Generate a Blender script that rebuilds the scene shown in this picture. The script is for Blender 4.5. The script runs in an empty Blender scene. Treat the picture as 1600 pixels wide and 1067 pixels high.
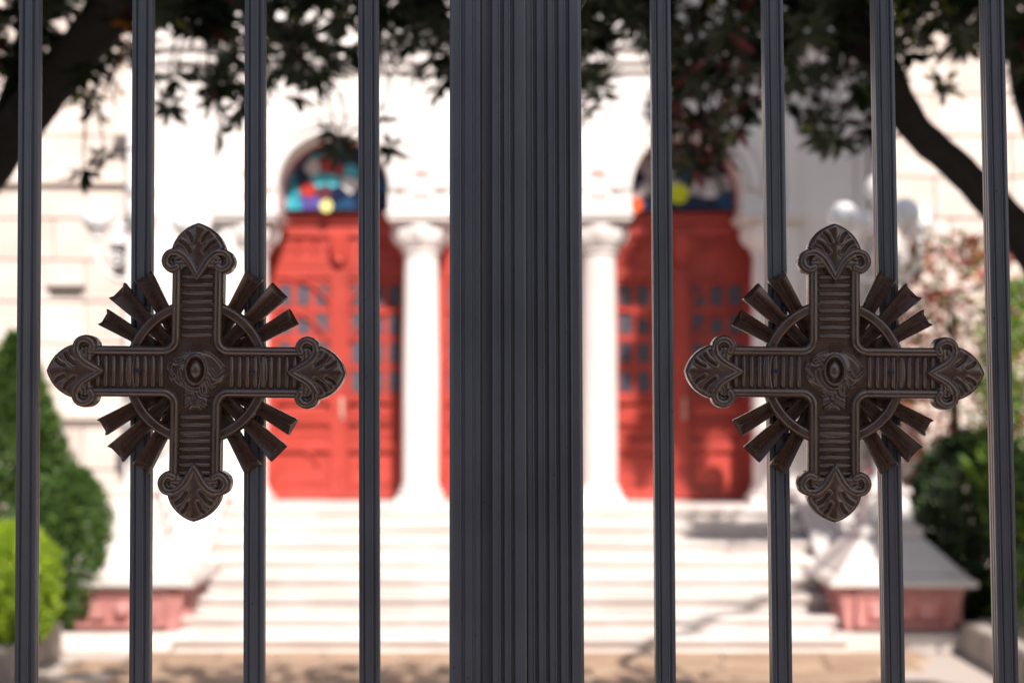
import bpy, bmesh, math, random
import numpy as np
from mathutils import Vector, Matrix, Euler

random.seed(7)
rng = np.random.default_rng(7)
sc = bpy.context.scene
COL = sc.collection
R = math.radians

# ------------------------------------------------------------------ camera, light, exposure
CAM_Z = 1.95
PITCH = math.atan(0.0425)
F = 1600 * 50.0 / 36.0
cam_d = bpy.data.cameras.new('camera')
cam = bpy.data.objects.new('camera', cam_d)
COL.objects.link(cam)
cam.location = (0, 0, CAM_Z)
cam.rotation_euler = (R(90) + PITCH, 0, 0)
cam_d.lens = 50
cam_d.sensor_width = 36
cam_d.clip_start = 0.05
cam_d.clip_end = 500
cam_d.dof.use_dof = True
cam_d.dof.focus_distance = 1.495
cam_d.dof.aperture_fstop = 4.2
cam_d.dof.aperture_blades = 0
sc.camera = cam

SUN_EL, SUN_AZ = R(42), R(17)          # azimuth measured from straight behind the camera towards the right
world = bpy.data.worlds.new('World')
sc.world = world
world.use_nodes = True
wn = world.node_tree.nodes
sky = wn.new('ShaderNodeTexSky')
sky.sky_type = 'NISHITA'
sky.sun_disc = False
sky.sun_elevation = SUN_EL
sky.sun_rotation = math.pi - SUN_AZ
sky.air_density = 1.0
sky.dust_density = 1.5
bg = wn['Background']
bg.inputs['Strength'].default_value = 0.078
world.node_tree.links.new(sky.outputs[0], bg.inputs['Color'])
sun_d = bpy.data.lights.new('sun', 'SUN')
sun_d.energy = 5.0
sun_d.angle = R(0.53)
sun_d.color = (1.0, 0.93, 0.86)
sun = bpy.data.objects.new('sun', sun_d)
COL.objects.link(sun)
to_sun = Vector((math.sin(SUN_AZ) * math.cos(SUN_EL), -math.cos(SUN_AZ) * math.cos(SUN_EL), math.sin(SUN_EL)))
sun.rotation_euler = (-to_sun).to_track_quat('-Z', 'Y').to_euler()
sun.location = (4, -8, 12)
sc.view_settings.view_transform = 'Standard'
sc.view_settings.look = 'None'
sc.view_settings.gamma = 1
sc.view_settings.use_curve_mapping = False
sc.view_settings.exposure = 0.5
sc.cycles.use_denoising = True
sc.cycles.max_bounces = 8

# ------------------------------------------------------------------ helpers
CP, SP = math.cos(PITCH), math.sin(PITCH)
def P(px, py, Y):
    """world point at depth Y seen at photograph pixel (px, py)"""
    u, v = (px - 800) / F, (533.5 - py) / F
    d = Vector((u, CP - v * SP, SP + v * CP))
    return Vector((0, 0, CAM_Z)) + d * (Y / d.y)

def tag(o, label=None, cat=None, group=None, kind=None):
    if label: o['label'] = label
    if cat: o['category'] = cat
    if group: o['group'] = group
    if kind: o['kind'] = kind
    return o

def empty(name, loc=(0, 0, 0), parent=None):
    o = bpy.data.objects.new(name, None)
    COL.objects.link(o)
    o.location = loc
    if parent: o.parent = parent
    o.empty_display_size = 0.1
    return o

def link(name, me, parent=None, mat=None):
    if mat is not None and not me.materials:
        me.materials.append(mat)
    o = bpy.data.objects.new(name, me)
    COL.objects.link(o)
    if parent: o.parent = parent
    return o

class MB:
    """collects verts and faces, builds ONE mesh object"""
    def __init__(s): s.v, s.f, s.m = [], [], []
    def add(s, vs, fs, mi=0):
        b = len(s.v)
        s.v += [tuple(p) for p in vs]
        s.f += [tuple(i + b for i in f) for f in fs]
        s.m += [mi] * len(fs)
        return s
    def box(s, x0, x1, y0, y1, z0, z1, mi=0, top=None):
        if top:  # tapered: top rectangle x0,x1,y0,y1
            a, b, c, d = top
        else:
            a, b, c, d = x0, x1, y0, y1
        vs = [(x0, y0, z0), (x1, y0, z0), (x1, y1, z0), (x0, y1, z0), (a, c, z1), (b, c, z1), (b, d, z1), (a, d, z1)]
        return s.add(vs, [(3, 2, 1, 0), (4, 5, 6, 7), (0, 1, 5, 4), (1, 2, 6, 5), (2, 3, 7, 6), (3, 0, 4, 7)], mi)
    def prism(s, pts, y0, y1, mi=0):
        """pts: (x, z) counter-clockwise seen from -Y; extruded from y0 to y1"""
        n = len(pts)
        vs = [(p[0], y0, p[1]) for p in pts] + [(p[0], y1, p[1]) for p in pts]
        fs = [tuple(range(n)), tuple(range(2 * n - 1, n - 1, -1))]
        for i in range(n):
            j = (i + 1) % n
            fs.append((i, i + n, j + n, j))
        return s.add(vs, fs, mi)
    def lathe(s, prof, c=(0, 0, 0), n=32, mi=0, mod=None, sq=0):
        vs = []
        for k, (r, z) in enumerate(prof):
            for i in range(n):
                a = 2 * math.pi * i / n
                rr = r + (mod(r, z, a) if mod else 0)
                vs.append((c[0] + rr * math.cos(a), c[1] + rr * math.sin(a), c[2] + z))
        fs = []
        for k in range(len(prof) - 1):
            for i in range(n):
                j = (i + 1) % n
                fs.append((k * n + i, k * n + j, (k + 1) * n + j, (k + 1) * n + i))
        fs.append(tuple(range(n - 1, -1, -1)))
        b = (len(prof) - 1) * n
        fs.append(tuple(b + i for i in range(n)))
        return s.add(vs, fs, mi)
    def tube(s, pts, rad, n=10, mi=0):
        pts = [Vector(p) for p in pts]
        vs, fs = [], []
        up = Vector((0.13, 0.31, 0.94))
        for k, p in enumerate(pts):
            t = (pts[min(k + 1, len(pts) - 1)] - pts[max(k - 1, 0)]).normalized()
            a = t.cross(up)
            if a.length < 1e-3: a = t.cross(Vector((1, 0, 0)))
            a.normalize(); b = t.cross(a)
            r = rad[k] if hasattr(rad, '__len__') else rad
            for i in range(n):
                q = 2 * math.pi * i / n
                vs.append(p + a * (r * math.cos(q)) + b * (r * math.sin(q)))
        for k in range(len(pts) - 1):
            for i in range(n):
                j = (i + 1) % n
                fs.append((k * n + i, k * n + j, (k + 1) * n + j, (k + 1) * n + i))
        fs.append(tuple(range(n - 1, -1, -1)))
        fs.append(tuple((len(pts) - 1) * n + i for i in range(n)))
        return s.add(vs, fs, mi)
    def sphere(s, c, r, n=20, m=12, mi=0, sz=1):
        prof = [(max(1e-4, r * math.sin(math.pi * k / m)), -r * sz * math.cos(math.pi * k / m)) for k in range(m + 1)]
        return s.lathe(prof, c, n, mi)
    def mesh(s, name, mats, smooth=False, angle=40, bevel=0):
        me = bpy.data.meshes.new(name)
        me.from_pydata(s.v, [], s.f)
        for m in (mats if isinstance(mats, (list, tuple)) else [mats]): me.materials.append(m)
        me.polygons.foreach_set('material_index', s.m)
        bm = bmesh.new(); bm.from_mesh(me)
        bmesh.ops.recalc_face_normals(bm, faces=bm.faces)
        if bevel:
            es = [e for e in bm.edges if len(e.link_faces) == 2 and e.calc_face_angle(0) > R(35)]
            bmesh.ops.bevel(bm, geom=es, offset=bevel, segments=2, affect='EDGES', clamp_overlap=True)
        bm.to_mesh(me); bm.free()
        if smooth or bevel:
            me.shade_smooth()
            me.set_sharp_from_angle(angle=R(angle))
        return me
    def build(s, name, mats, parent=None, **k):
        return link(name, s.mesh(name, mats, **k), parent)

def catmull(pts, n=6):
    pts = [np.array(p, float) for p in pts]
    if len(pts) < 3: return pts
    q = [2 * pts[0] - pts[1]] + pts + [2 * pts[-1] - pts[-2]]
    out = []
    for i in range(1, len(q) - 2):
        for k in range(n):
            t = k / n
            out.append(0.5 * ((2 * q[i]) + (-q[i - 1] + q[i + 1]) * t + (2 * q[i - 1] - 5 * q[i] + 4 * q[i + 1] - q[i + 2]) * t * t
                              + (-q[i - 1] + 3 * q[i] - 3 * q[i + 1] + q[i + 2]) * t ** 3))
    out.append(pts[-1])
    return out

# ------------------------------------------------------------------ materials
def mat(name, col, rough=0.6, noise=0, scale=8, col2=None, bump=0, bscale=60, metal=0, spec=0.5, coat=0, detail=4, sheen=0):
    m = bpy.data.materials.new(name)
    m.use_nodes = True
    nt = m.node_tree
    b = nt.nodes['Principled BSDF']
    b.inputs['Base Color'].default_value = (*col, 1)
    b.inputs['Roughness'].default_value = rough
    b.inputs['Metallic'].default_value = metal
    b.inputs['Specular IOR Level'].default_value = spec
    b.inputs['Coat Weight'].default_value = coat; b.inputs['Coat Roughness'].default_value = 0.09
    tc = nt.nodes.new('ShaderNodeTexCoord')
    if noise:
        n = nt.nodes.new('ShaderNodeTexNoise')
        n.inputs['Scale'].default_value = scale
        n.inputs['Detail'].default_value = detail
        nt.links.new(tc.outputs['Object'], n.inputs['Vector'])
        cr = nt.nodes.new('ShaderNodeValToRGB')
        c2 = col2 or tuple(c * (1 - noise) for c in col)
        cr.color_ramp.elements[0].position = 0.32
        cr.color_ramp.elements[1].position = 0.68
        cr.color_ramp.elements[0].color = (*c2, 1)
        cr.color_ramp.elements[1].color = (*col, 1)
        nt.links.new(n.outputs['Fac'], cr.inputs['Fac'])
        oi = nt.nodes.new('ShaderNodeObjectInfo')
        mx = nt.nodes.new('ShaderNodeHueSaturation')
        mp = nt.nodes.new('ShaderNodeMapRange')
        mp.inputs['To Min'].default_value = 0.86
        mp.inputs['To Max'].default_value = 1.1
        nt.links.new(oi.outputs['Random'], mp.inputs['Value'])
        nt.links.new(mp.outputs[0], mx.inputs['Value'])
        nt.links.new(cr.outputs['Color'], mx.inputs['Color'])
        nt.links.new(mx.outputs['Color'], b.inputs['Base Color'])
    if bump:
        n2 = nt.nodes.new('ShaderNodeTexNoise')
        n2.inputs['Scale'].default_value = bscale
        n2.inputs['Detail'].default_value = 5
        nt.links.new(tc.outputs['Object'], n2.inputs['Vector'])
        bp = nt.nodes.new('ShaderNodeBump')
        bp.inputs['Strength'].default_value = bump
        bp.inputs['Distance'].default_value = 0.002
        nt.links.new(n2.outputs['Fac'], bp.inputs['Height'])
        nt.links.new(bp.outputs['Normal'], b.inputs['Normal'])
    return m

def leafmat(name, col, rough=0.45, trans=0.25):
    m = mat(name, col, rough)
    nt = m.node_tree
    b = nt.nodes['Principled BSDF']
    tr = nt.nodes.new('ShaderNodeBsdfTranslucent')
    tr.inputs['Color'].default_value = (min(1, col[0] * 1.6), min(1, col[1] * 1.8), col[2] * 0.8, 1)
    mx = nt.nodes.new('ShaderNodeMixShader')
    mx.inputs[0].default_value = trans
    out = nt.nodes['Material Output']
    nt.links.new(b.outputs[0], mx.inputs[1]); nt.links.new(tr.outputs[0], mx.inputs[2])
    nt.links.new(mx.outputs[0], out.inputs['Surface'])
    return m

def gate_paint():
    """satin blue-grey powder coat: orange-peel relief, a few dark specks and scuffs, dust"""
    m = mat('blue_grey_gate_paint', (0.040, 0.044, 0.062), 0.36, bump=0.12, bscale=900)
    nt = m.node_tree
    b = nt.nodes['Principled BSDF']
    b.inputs['Specular IOR Level'].default_value = 0.8
    b.inputs['Coat Weight'].default_value = 0.35; b.inputs['Coat Roughness'].default_value = 0.12
    tc = nt.nodes.new('ShaderNodeTexCoord')
    n = nt.nodes.new('ShaderNodeTexNoise'); n.inputs['Scale'].default_value = 7; n.inputs['Detail'].default_value = 6
    cr = nt.nodes.new('ShaderNodeValToRGB')
    cr.color_ramp.elements[0].position = 0.35; cr.color_ramp.elements[0].color = (0.066, 0.069, 0.086, 1)
    cr.color_ramp.elements[1].position = 0.7; cr.color_ramp.elements[1].color = (0.088, 0.091, 0.112, 1)
    v = nt.nodes.new('ShaderNodeTexVoronoi'); v.inputs['Scale'].default_value = 42
    mp = nt.nodes.new('ShaderNodeMapRange')
    mp.inputs['From Min'].default_value = 0.035; mp.inputs['From Max'].default_value = 0.06
    mp.inputs['To Min'].default_value = 0.25; mp.inputs['To Max'].default_value = 1
    mx = nt.nodes.new('ShaderNodeMix'); mx.data_type = 'RGBA'; mx.blend_type = 'MULTIPLY'; mx.inputs[0].default_value = 1
    nt.links.new(tc.outputs['Object'], n.inputs['Vector']); nt.links.new(tc.outputs['Object'], v.inputs['Vector'])
    nt.links.new(n.outputs['Fac'], cr.inputs['Fac']); nt.links.new(v.outputs['Distance'], mp.inputs['Value'])
    nt.links.new(cr.outputs['Color'], mx.inputs[6]); nt.links.new(mp.outputs[0], mx.inputs[7])
    nt.links.new(mx.outputs[2], b.inputs['Base Color'])
    r = nt.nodes.new('ShaderNodeMapRange'); r.inputs['To Min'].default_value = 0.26; r.inputs['To Max'].default_value = 0.42
    nt.links.new(n.outputs['Fac'], r.inputs['Value']); nt.links.new(r.outputs[0], b.inputs['Roughness'])
    return m

M = dict(
    gate=gate_paint(),
    brown=mat('brown_cast_metal', (0.078, 0.036, 0.023), 0.32, 0.35, 25, col2=(0.052, 0.025, 0.017), bump=0.06, bscale=500, spec=0.9, coat=0.5),
    screw=mat('dark_screw_steel', (0.05, 0.06, 0.09), 0.35, metal=0.8),
    marble=mat('white_marble', (0.80, 0.75, 0.72), 0.5, 0.12, 1.6, col2=(0.72, 0.66, 0.63), bump=0.2, bscale=30),
    step=mat('step_marble', (0.76, 0.70, 0.67), 0.5, 0.15, 2.2, col2=(0.62, 0.55, 0.51), bump=0.2, bscale=30),
    greywall=mat('grey_marble', (0.52, 0.48, 0.50), 0.55, 0.12, 1.2, bump=0.2, bscale=30),
    ashlar=mat('cream_ashlar', (0.74, 0.65, 0.59), 0.75, 0.25, 2.5, col2=(0.62, 0.51, 0.45), bump=0.4, bscale=30),
    mortar=mat('mortar', (0.50, 0.43, 0.38), 0.9),
    red=mat('red_door_paint', (0.47, 0.060, 0.042), 0.42, 0.2, 6, col2=(0.38, 0.046, 0.033)),
    pane=mat('door_glass', (0.09, 0.095, 0.12), 0.12),
    brass=mat('pale_handle', (0.60, 0.36, 0.30), 0.3),
    pinkstone=mat('pink_stone', (0.58, 0.27, 0.25), 0.55, 0.35, 5, col2=(0.44, 0.19, 0.18)),
    lampiron=mat('white_lamp_iron', (0.78, 0.76, 0.75), 0.4),
    globe=mat('milk_glass', (0.86, 0.86, 0.86), 0.15),
    paving=mat('tan_paving', (0.46, 0.33, 0.23), 0.8, 0.4, 3, col2=(0.33, 0.21, 0.14), bump=0.4, bscale=25),
    ground=mat('ground_earth', (0.28, 0.22, 0.17), 0.9, 0.3, 2),
    brick=mat('brown_brick', (0.16, 0.09, 0.065), 0.85, 0.3, 6),
    asphalt=mat('asphalt', (0.05, 0.05, 0.053), 0.9, 0.2, 6),
    kerb=mat('kerb_stone', (0.44, 0.38, 0.33), 0.8, 0.3, 4, bump=0.4, bscale=30),
    soil=mat('bed_soil', (0.07, 0.05, 0.035), 0.95, 0.4, 10),
    bark=mat('dark_bark', (0.020, 0.017, 0.015), 0.9, 0.4, 14, bump=0.8, bscale=25),
    dark_slot=mat('dark_recess', (0.10, 0.08, 0.07), 0.9),
    lantern=mat('dark_lantern_metal', (0.03, 0.035, 0.045), 0.4),
    lead=mat('lead_came', (0.02, 0.02, 0.028), 0.5),
    lf_dark=leafmat('dark_leaf', (0.022, 0.036, 0.018), 0.5, 0.06),
    lf_mid=leafmat('mid_leaf', (0.035, 0.060, 0.022), 0.5, 0.12),
    lf_yel_lit=leafmat('yellow_and_sunlit_leaf', (0.20, 0.24, 0.03), 0.5, 0.3),
    lf_red=leafmat('red_leaf', (0.20, 0.04, 0.05), 0.5, 0.2),
    lf_or=leafmat('orange_leaf', (0.45, 0.15, 0.04), 0.5, 0.3),
    lf_pink=leafmat('pink_leaf', (0.50, 0.12, 0.12), 0.5, 0.3),
    con_a=leafmat('conifer_green', (0.06, 0.115, 0.026), 0.6, 0.25),
    con_b=leafmat('conifer_light_green', (0.11, 0.20, 0.03), 0.6, 0.25),
    lime_a=leafmat('lime_green', (0.20, 0.30, 0.02), 0.6, 0.3),
    lime_b=leafmat('lime_yellow_green', (0.38, 0.48, 0.03), 0.6, 0.3),
)

nt = M['brown'].node_tree
n_ = nt.nodes.new('ShaderNodeTexNoise'); n_.inputs['Scale'].default_value = 55; n_.inputs['Detail'].default_value = 8
m_ = nt.nodes.new('ShaderNodeMapRange'); m_.inputs['From Min'].default_value = .35; m_.inputs['From Max'].default_value = .65; m_.inputs['To Min'].default_value = .20; m_.inputs['To Max'].default_value = .38
t_ = nt.nodes.new('ShaderNodeTexCoord'); nt.links.new(t_.outputs['Object'], n_.inputs['Vector']); nt.links.new(n_.outputs['Fac'], m_.inputs['Value'])
nt.links.new(m_.outputs[0], nt.nodes['Principled BSDF'].inputs['Roughness'])

# ------------------------------------------------------------------ leaf clouds
def leaf_mesh(name, cen, nrm, axis, length, width, mats, mi, fold=0.0):
    """every leaf is a pointed six-sided blade (two quads and a fold), numpy built"""
    n = len(cen)
    nrm = nrm / np.linalg.norm(nrm, axis=1, keepdims=True)
    axis = axis - nrm * np.sum(axis * nrm, 1, keepdims=True)
    axis /= np.linalg.norm(axis, axis=1, keepdims=True) + 1e-9
    side = np.cross(nrm, axis)
    L, W = length[:, None], width[:, None]
    dr = nrm * L * 0.10
    v = np.stack([cen, cen + axis * L * .35 + side * W * .5 + nrm * W * fold, cen + axis * L * .42 , cen + axis * L * .35 - side * W * .5 + nrm * W * fold,
                  cen + axis * L * .72 + side * W * .36 + nrm * W * fold - dr * .4, cen + axis * L - dr, cen + axis * L * .72 - side * W * .36 + nrm * W * fold - dr * .4], 1)
    v = v.reshape(-1, 3)
    base = (np.arange(n) * 7)[:, None]
    quads = np.concatenate([base + np.array([0, 1, 2, 3])[None], base + np.array([2, 1, 4, 5])[None], base + np.array([3, 2, 5, 6])[None]], 1).reshape(-1)
    me = bpy.data.meshes.new(name)
    me.vertices.add(len(v)); me.vertices.foreach_set('co', v.astype(np.float32).ravel())
    me.loops.add(len(quads)); me.loops.foreach_set('vertex_index', quads.astype(np.int32))
    me.polygons.add(n * 3)
    me.polygons.foreach_set('loop_start', np.arange(0, n * 12, 4, dtype=np.int32))
    me.polygons.foreach_set('loop_total', np.full(n * 3, 4, dtype=np.int32))
    for m in mats: me.materials.append(m)
    me.polygons.foreach_set('material_index', np.repeat(mi, 3).astype(np.int32))
    me.update(calc_edges=True)
    me.validate()
    return me

def unit(n):
    a = rng.normal(size=(n, 3))
    return a / np.linalg.norm(a, axis=1, keepdims=True)

# ------------------------------------------------------------------ ground, paving
g = MB(); g.box(-60, 60, -40, 80, -0.3, -0.02)
tag(g.build('ground', M['ground']), kind='structure')
rd = MB(); rd.box(-40, 40, -14, -1.6, -0.10, -0.008)
tag(rd.build('street', M['asphalt']), kind='structure')  # unseen dark road, added to cut the warm ground bounce on the gate
pav = MB(); pav.box(-6, 6, -1.5, 14, -0.05, -0.012)
pv = pav.build('paving', M['mortar']); tag(pv, kind='structure')
stone_meshes = []
def chipped_box(w, d, h, name, m, bev=0.008):
    return MB().box(-w / 2, w / 2, -d / 2, d / 2, 0, h).mesh(name, m, bevel=bev)
for k in range(4):
    stone_meshes.append((0.52 + 0.09 * k, chipped_box(0.50 + 0.09 * k, 0.37, 0.03, 'paving_stone', M['paving'])))
y = 6.4
row = 0
while y < 11.2:
    x = -3.35 + (row % 2) * 0.27 - 0.2
    while x < 3.3:
        w, me = random.choice(stone_meshes)
        if x + w < 3.42 and x > -3.46:
            o = link('paving_stone', me, pv)
            o.location = (x + w / 2, y, -0.022 + random.uniform(-0.003, 0.004))
            o.rotation_euler = (R(random.uniform(-.4, .4)), R(random.uniform(-.3, .3)), R(random.uniform(-.5, .5)))
        x += w
    y += 0.385
    row += 1

# ------------------------------------------------------------------ staircase
LAND = 0.985
NST = 8
RIS = LAND / NST
st = empty('staircase', (0, 12, 0))
tag(st, 'broad flight of pale marble steps climbing to the church doors', 'staircase')
Y_TOP, TREAD = 13.05, 0.27
for k in range(NST):
    z1 = (k + 1) * RIS
    yf = Y_TOP - (NST - 1 - k) * TREAD
    hw = 2.62 if k < NST - 1 else 3.3
    b = MB()
    b.box(-hw - 0.02, hw, yf, Y_TOP + (1.5 if k == NST - 1 else 0.1), z1 - RIS + 0.001 * k, z1 - 0.04)
    b.box(-hw - 0.02, hw, yf - 0.05, Y_TOP + (1.5 if k == NST - 1 else 0.1) + 0.001, z1 - 0.04, z1)
    o = b.build('step', M['step'], st, bevel=0.008)
    o.location = (0, -12, 0)
Y_BOT = Y_TOP - (NST - 1) * TREAD
for s in (-1, 1):
    b = MB()
    xa, xb = sorted((s * 2.63, s * 3.0))
    # sloping cheek wall beside the steps, with a capping slab
    pts = [(Y_BOT + 0.42, 0.0), (13.3, 0.0), (13.3, 1.06), (13.0, 1.06), (Y_BOT + 0.75, 0.42), (Y_BOT + 0.42, 0.42)]
    n = len(pts)
    b.add([(xa, p[0], p[1]) for p in pts] + [(xb, p[0], p[1]) for p in pts],
          [tuple(range(n)), tuple(range(2 * n - 1, n - 1, -1))] + [(i, i + n, (i + 1) % n + n, (i + 1) % n) for i in range(n)])
    o = b.build('cheek_wall', M['marble'], st, bevel=0.012); o.location = (0, -12, 0)
    b = MB()
    pts = [(Y_BOT + 0.38, 0.422), (Y_BOT + 0.77, 0.422), (13.0, 1.062), (13.34, 1.062), (13.34, 1.13), (12.98, 1.13), (Y_BOT + 0.74, 0.49), (Y_BOT + 0.38, 0.49)]
    n = len(pts)
    b.add([(xa - .03, p[0], p[1]) for p in pts] + [(xb + .03, p[0], p[1]) for p in pts],
          [tuple(range(n)), tuple(range(2 * n - 1, n - 1, -1))] + [(i, i + n, (i + 1) % n + n, (i + 1) % n) for i in range(n)])
    o = b.build('coping', M['marble'], st, bevel=0.01); o.location = (0, -12, 0)

# ------------------------------------------------------------------ church
CX = -0.02
ch = empty('church', (CX, 14, 0))
tag(ch, 'sunlit white marble church front with three arched red doors between columns', 'church')
def chp(mb, name, m, parent=None, **k):
    o = mb.build(name, m, parent or ch, **k)
    if parent is None: o.location = (0, -14, 0)
    return o
HW, ZI, ZS = 0.53, 3.74, 3.97        # arch half width, impost, spring
CENT = (-1.69, 0.0, 1.69)
YF, YB = 13.5, 14.0
outline = [(-3.62, 0.0), (-2.40, 0.0), (-2.40, ZI), ]
for c in CENT:
    outline.append((c - HW, ZI))
    for k in range(25):
        a = math.pi - math.pi * k / 24
        outline.append((c + HW * math.cos(a), ZS + HW * math.sin(a)))
    outline.append((c + HW, ZI))
outline += [(2.40, ZI), (2.40, 0.0), (3.62, 0.0), (3.62, 8.2), (-3.62, 8.2)]
w = MB(); w.prism(outline, YF, YB)
chp(w, 'portal_wall', M['marble'])
for c in CENT:                        # archivolt bands, two orders
    for r0, r1, pr in ((HW + .012, HW + .075, .035), (HW + .085, HW + .17, .055), (HW + .19, HW + .215, .03)):
        pts = [(c + r1 * math.cos(a), ZS + r1 * math.sin(a)) for a in [math.pi * k / 28 for k in range(29)]]
        pts += [(c + r0 * math.cos(a), ZS + r0 * math.sin(a)) for a in [math.pi - math.pi * k / 28 for k in range(29)]]
        if r1 > 0.63:
            pts = [p for p in pts]
        m = MB(); m.prism(pts, YF - pr, YF - 0.0015)
        chp(m, 'archivolt', M['marble'], bevel=0.006)
for z0, z1, pr in ((5.10, 5.18, .05), (5.18, 5.30, .10), (5.30, 5.36, .16), (6.9, 7.0, .06), (7.0, 7.14, .14), (7.14, 7.22, .22)):
    m = MB(); m.box(-3.62 - pr * .8, 3.62 + pr * .8, YF - pr, YF - .002, z0 + .001, z1)
    chp(m, 'cornice', M['marble'], bevel=0.008)
for s in (-1, 1):                     # vertical mouldings and a corner pilaster on the flat wings of the portal
    for xa, xb, pr in ((2.62, 2.74, .05), (3.30, 3.40, .04), (3.42, 3.63, .09)):
        a, b = sorted((s * xa, s * xb))
        m = MB(); m.box(a, b, YF - pr, YF - .002, 1.15, 5.098)
        chp(m, 'pilaster', M['marble'], bevel=0.01)
    a, b = sorted((s * 2.42, s * 3.68))
    m = MB(); m.box(a, b, YF - .12, YF - .002, 1.0, 1.14); chp(m, 'base_moulding', M['marble'], bevel=0.015)
def leafcap(r, z, a):
    if 0.02 < z < 0.24: return 0.018 * math.cos(8 * a) * math.sin(math.pi * (z - 0.02) / 0.22) + 0.006 * math.cos(24 * a)
    return 0
COLZ = 3.40
for xc in (-2.50, -0.855, 0.855, 2.50):
    s = MB()
    s.lathe([(0.172, 0), (0.176, 0.6), (0.176, 1.2), (0.168, 2.0), (0.160, 2.24)], (xc, 13.66, LAND + 0.16), 40)
    col_o = chp(s, 'column', M['marble'], smooth=True)
    s = MB()
    s.box(xc - .225, xc + .225, 13.435, 13.885, LAND + .001, LAND + .07)
    s.lathe([(0.212, 0), (0.220, .02), (0.212, .045), (.192, .055), (.188, .065), (.198, .08), (.19, .1)], (xc, 13.66, LAND + .072), 40)
    o = chp(s, 'column_base', M['marble'], col_o, smooth=True, angle=30)
    s = MB()
    s.lathe([(.165, -.03), (.19, -.02), (.19, 0), (.175, .01), (.20, .03), (.24, .075), (.262, .13), (.27, .18), (.262, .235), (.24, .262)], (xc, 13.66, COLZ), 72, mod=leafcap)
    chp(s, 'capital', M['marble'], col_o, smooth=True)
    s = MB()
    s.box(xc - .30, xc + .30, 13.36, 13.96, COLZ + .262, ZI - .03, top=None)
    s.box(xc - .325, xc + .325, 13.335, 13.985, ZI - .03, ZI - .002)
    chp(s, 'abacus', M['marble'], col_o, bevel=0.008)
for xc in (-.845, .845, -2.5, 2.5):   # small carved marks on the spandrel piers
    m = MB()
    for a in (R(35), R(-35), 0):
        ca, sa = math.cos(a), math.sin(a)
        m.prism([(xc - .07 * ca + .006 * sa, 4.13 - .07 * sa - .006 * ca), (xc + .07 * ca + .006 * sa, 4.13 + .07 * sa - .006 * ca),
                 (xc + .07 * ca - .006 * sa, 4.13 + .07 * sa + .006 * ca), (xc - .07 * ca - .006 * sa, 4.13 - .07 * sa + .006 * ca)], YF - .012 - abs(a) * .004 - (.001 if a < 0 else 0), YF + .01)
    m.box(xc - .09, xc + .09, YF - .015, YF + .01, 3.90, 3.925)
    chp(m, 'carved_mark', M['pinkstone'])

# wall that closes the vestibule behind the columns
m = MB()
YD = 14.02
m.box(-3.6, 3.6, 14.32, 14.7, 0.2, 8.0)
for xa, xb in ((-3.0, -2.46), (-.965, -.735), (.735, .965), (2.46, 3.0)):
    m.box(xa, xb, 14.002, 14.319, LAND, 6)
m.box(-2.46, 2.46, 14.001, 14.31, 4.62, 6.0)
chp(m, 'inner_wall', M['marble'])

def voronoi_cells(seeds, clip):
    out = []
    for i, a in enumerate(seeds):
        poly = [np.array(p, float) for p in clip]
        for j, b in enumerate(seeds):
            if i == j: continue
            mid = (np.array(a) + np.array(b)) / 2
            nn = np.array(b) - np.array(a)
            res = []
            for k in range(len(poly)):
                p, q = poly[k], poly[(k + 1) % len(poly)]
                dp, dq = np.dot(p - mid, nn), np.dot(q - mid, nn)
                if dp <= 0: res.append(p)
                if dp * dq < 0: res.append(p + (q - p) * dp / (dp - dq))
            poly = res
            if len(poly) < 3: break
        if len(poly) >= 3:
            c = sum(poly) / len(poly)
            out.append((i, [c + (p - c) * 0.93 for p in poly]))
    return out
glass_mats = {}
def gm(c):
    if c not in glass_mats:
        glass_mats[c] = mat('stained_glass', c, 0.25, 0.25, 9)
    return glass_mats[c]
TEAL, TEAL2, NAVY, NAVY2, RED_, WHT, YEL, PUR, ORG, GRY_REFL, LIME, MAR = (0.04, .36, .46), (.10, .52, .62), (.012, .018, .06), (.02, .07, .16), (.45, .04, .03), (.75, .70, .70), (.85, .80, .30), (.12, .09, .35), (.85, .13, .04), (.50, .44, .45), (.60, .65, .02), (.12, .03, .04)
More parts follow.
